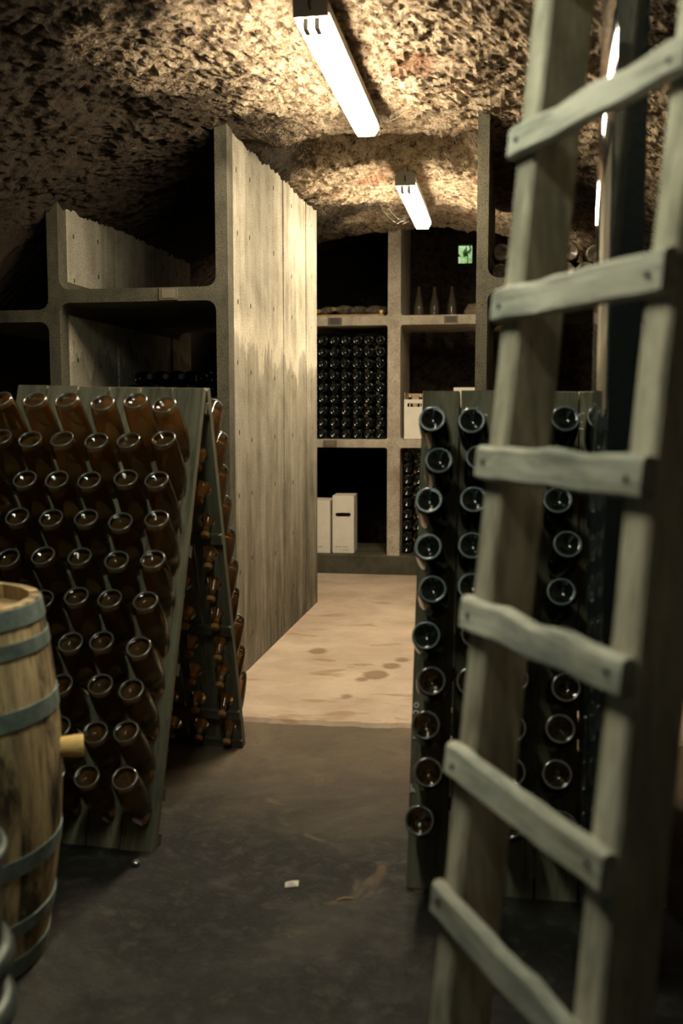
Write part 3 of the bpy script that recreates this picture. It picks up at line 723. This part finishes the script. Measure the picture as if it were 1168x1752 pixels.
# ------------------------------------------------------------------ barrel
def barrel(loc, h, rb_, rh):
    B = empty('wine_barrel', loc, (0, 0, R(8)), label='upright oak wine barrel with grey metal hoops and yellow bung', cat='barrel')
    def rad(z): u = (z - h * .53) / (h * .53); return rb_ - (rb_ - rh) * abs(u) ** 1.9
    NSV = 20; zs = [h * k / 14 for k in range(15)]
    m = MB(); vs = []; da = math.pi / NSV * .985; t = .024
    for z in zs:
        r = rad(z)
        for rr, c in ((r - .003, -1), (r, -.93), (r + .0015, 0), (r, .93), (r - .003, 1), (r - t, 1), (r - t, -1)):
            vs.append((rr * math.cos(c * da), rr * math.sin(c * da), z))
    fs = [tuple(range(6, -1, -1)), tuple(14 * 7 + k for k in range(7))]
    for i in range(14):
        for k in range(7): a = i * 7 + k; b = i * 7 + (k + 1) % 7; fs.append((a, b, b + 7, a + 7))
    m.add(vs, fs); me = m.mesh('barrel_stave', True, 30); me.materials.append(M['stave_wood'])
    for k in range(NSV):
        s_ = obj('stave', me, None, B); s_.rotation_euler = (0, 0, 2 * math.pi * k / NSV)
    for (zc, hw_) in ((.898, .022), (.825, .017), (.665, .022), (.305, .022), (.14, .018), (.035, .024)):
        pr = [(zc - hw_, rad(zc - hw_) - .002), (zc - hw_, rad(zc - hw_) + .0045), (zc + hw_, rad(zc + hw_) + .0045), (zc + hw_, rad(zc + hw_) - .002)]
        m = MB(); m.lathe(pr, 48, True); m.build('hoop', 'hoop_metal', B, True, 30)
        rv = MB(); a = R(-62 + zc * 30); r0 = rad(zc) + .004
        for dz in (-.006, .006): rv.box(r0 * math.cos(a) - .005, r0 * math.cos(a) + .006, r0 * math.sin(a) - .005, r0 * math.sin(a) + .005, zc + dz - .004, zc + dz + .004)
        rv.build('rivet', 'nail', B)
    # head boards, set below the rim
    ri = rad(h - .04) - .022; nb = 6
    for k in range(nb):
        a = -ri + 2 * ri * k / nb + .0015; b = -ri + 2 * ri * (k + 1) / nb - .0015; q = []
        for j in range(7): x = a + (b - a) * j / 6; q.append((x, -math.sqrt(max(1e-5, ri * ri - x * x))))
        q += [(x, -y) for x, y in reversed(q)]
        n = len(q); m = MB(); m.add([(x, y, h - .062) for x, y in q] + [(x, y, h - .040) for x, y in q], [tuple(range(n - 1, -1, -1)), tuple(range(n, 2 * n))] + [(i, (i + 1) % n, (i + 1) % n + n, i + n) for i in range(n)])
        m.build('head_board', 'head_wood', B)
    a = R(14); z = .525; r0 = rad(z) - .01
    m = MB(); m.lathe([(0, .024), (.045, .0285), (.062, .029), (.066, .027), (.0665, .004)], 20)
    bg_ = m.build('bung', 'bung_wood', B, True, 35); bg_.location = (r0 * math.cos(a), r0 * math.sin(a), z); bg_.rotation_euler = (0, R(90), a)
barrel((-1.425, 2.235, 0), .925, .322, .268)
def keg():
    K = empty('steel_keg', (-1.105, 1.605, 0), label='grey ribbed metal keg cut off at the lower left corner', cat='keg')
    r = .187
    def rib(z, a, w_=.028): return [(z + w_ * math.sin(q), r + a * math.cos(q)) for q in [R(-90 + 180 * k / 8) for k in range(9)]]
    prof = [(.0, r - .02), (.02, r + .006), (.05, r)] + rib(.255, .024) + [(.30, r)] + rib(.355, .024) + [(.42, r), (.50, r - .004), (.525, r - .03), (.53, .03)]
    m = MB(); m.lathe(prof, 48); m.build('body', 'keg_metal', K, True, 60)
    m = MB(); ring = [(.565 + .012 * math.sin(q), r + .004 + .012 * math.cos(q)) for q in [2 * math.pi * k / 10 for k in range(10)]]; m.lathe(ring, 48, True); m.build('rim', 'keg_metal', K, True, 60)
    m = MB(); m.lathe([(.49, r - .002), (.49, r + .003), (.568, r + .003), (.568, r - .004)], 48, True); m.build('collar', 'keg_metal', K, True, 40)
    m = MB(); m.lathe([(.528, .035), (.55, .035), (.552, .028), (.56, .026), (.561, .003)], 24); m.build('valve', 'keg_metal', K, True, 40)
keg()

# ------------------------------------------------------------------ ladder and post
u = Vector((.112, .148, 1.31)) / 1.31; r_ = Vector((.478, -.878, 0)); y_ = Vector((.878, .478, 0))
LSX, LSY = u.dot(r_), u.dot(y_)                # the rails lean; the rungs stay level
LW = .475
lad = empty('wooden_ladder', (-.147, 1.619, 0), label='weathered wooden ladder with nailed flat rungs leaning at right', cat='ladder')
lad.rotation_euler = (0, 0, math.atan2(r_.y, r_.x))
def wavy_bar(x0, x1, y0, y1, z0, z1, axis, amp=.003, n=16, seed=0, taper=0.0):
    m = MB(); vs = []; c = .006
    for k in range(n + 1):
        f_ = k / n
        dx = amp * noise.noise(Vector((f_ * 5, seed, 0))); dy = amp * noise.noise(Vector((f_ * 5, seed, 7)))
        if axis == 'z':
            z = z0 + (z1 - z0) * f_; X0, X1, Y0, Y1 = x0 + dx, x1 + dx * 1.5, y0 + dy, y1 + dy
            vs += [(X0 + c, Y0, z), (X1 - c, Y0, z), (X1, Y0 + c, z), (X1, Y1 - c, z), (X1 - c, Y1, z), (X0 + c, Y1, z), (X0, Y1 - c, z), (X0, Y0 + c, z)]
        else:
            x = x0 + (x1 - x0) * f_; Y0, Y1, Z0, Z1 = y0 + dx, y1 + dx, z0 + dy + taper * f_, z1 + dy * 2 - taper * f_
            vs += [(x, Y0 + c, Z0), (x, Y0, Z0 + c), (x, Y0, Z1 - c), (x, Y0 + c, Z1), (x, Y1 - c, Z1), (x, Y1, Z1 - c), (x, Y1, Z0 + c), (x, Y1 - c, Z0)]
    fs = [tuple(range(8)), tuple(n * 8 + k for k in range(7, -1, -1))]
    for i in range(n):
        for k in range(8): a = i * 8 + k; b = i * 8 + (k + 1) % 8; fs.append((a, a + 8, b + 8, b))
    return m.add([(x + LSX * z, y + LSY * z, z) for x, y, z in vs], fs)
wavy_bar(0, .062, 0, .090, 0, 2.66, 'z', .006, 24, 1).build('rail', 'ladder_rail_wood', lad, True, 25)
wavy_bar(LW - .062, LW, 0, .090, 0, 2.66, 'z', .006, 24, 5).build('rail', 'ladder_rail_wood', lad, True, 25)
for k, sz in enumerate((.28, .541, .782, 1.037, 1.298, 1.569, 1.852, 2.145, 2.42)):
    g = wavy_bar(-.002, LW - .002, -.020, .004, sz - .029, sz + .029, 'x', .004, 10, k * 3 + 2, random.uniform(-.002, .004)).build('rung', 'ladder_rung_wood', lad, True, 25)
    for xn in (.03, LW - .032):
        m = MB(); m.lathe([(0, .0045), (.003, .005), (.004, .003)], 8); nl = m.build('nail', 'nail', g); zn = sz + random.uniform(-.01, .01); nl.location = (xn + LSX * zn, -.020 + LSY * zn, zn); nl.rotation_euler = (R(90), 0, 0)
post = empty('lacquered_post', (.220, 2.29, 0), (0, 0, 0), label='glossy black square post with bright lamp reflections behind the ladder', cat='post')
# plan: gently bowed left side, flat front
arc_ = [(0.0, 0.0)]
for k in range(12): th = R(15 - 13 * (k + .5) / 12); arc_.append((arc_[-1][0] - math.sin(th) * .0128, arc_[-1][1] + math.cos(th) * .0128))
plan = [(.066, 0.0), (.066, .15)] + arc_[::-1]
m = MB(); n_ = len(plan)
m.add([(x, y, 0) for x, y in plan] + [(x, y, 2.60) for x, y in plan], [tuple(range(n_ - 1, -1, -1)), tuple(range(n_, 2 * n_))] + [(i, (i + 1) % n_, (i + 1) % n_ + n_, i + n_) for i in range(n_)])
m.build('shaft', 'lacquer', post, True, 30)
MB().box(-.04, .08, -.012, .17, 0, .04, .006).build('foot', 'lacquer', post)

# ------------------------------------------------------------------ cobwebs
for i, (x, y, lb_) in enumerate(((-.66, 4.86, 'fine cobweb threads hanging off the nearer lamp end'), (-.78, 7.3, 'fine cobweb threads between far pillar top and rock ceiling'))):
    wb = MB()
    for k in range(5):
        a = Vector((x + random.uniform(-.05, .05), y, 2.76 + random.uniform(-.02, .02))); tx = x + (-1) ** k * random.uniform(.10, .22); ty = y + random.uniform(.0, .1)
        b = Vector((tx, ty, vault(tx, ty) + .05)); mid_ = (a + b) / 2 + Vector((0, 0, -.03))
        wb.tube([a, (a + mid_) / 2 + Vector((0, 0, -.008)), mid_, (b + mid_) / 2 + Vector((0, 0, -.008)), b], .0007, 3)
    tag(wb.build('cobweb', 'chalk'), lb_, 'cobweb', kind='stuff')

# ------------------------------------------------------------------ litter on the floor
m = MB(); m.add([(-.02, -.008, .002), (.018, -.014, .004), (.024, .006, .012), (.004, .016, .006), (-.016, .008, .010), (0, 0, .016)], [(0, 1, 5), (1, 2, 5), (2, 3, 5), (3, 4, 5), (4, 0, 5), (0, 4, 3, 2, 1)])
o = m.build('paper_scrap', 'paper'); o.location = (-.606, 2.747, 0); o.rotation_euler = (0, 0, .4); tag(o, 'small crumpled white paper scrap on the dark floor', 'paper')
m = MB(); m.tube([(-.02, -.008, .003), (0, .002, .006), (.024, .006, .004)], .0022); o = m.build('straw', 'slat_wood'); o.location = (-.437, 2.69, 0); tag(o, 'short pale bit of straw on the floor near the right rack', 'straw')
m = MB(); m.lathe([(0, .010), (.004, .013), (.012, .013), (.016, .009), (.0165, .002)], 12); o = m.build('glass_stopper', 'clear_ring_glass'); o.location = (-1.105, 2.80, 0); tag(o, 'tiny glass stopper on the floor beside the left rack foot', 'stopper')
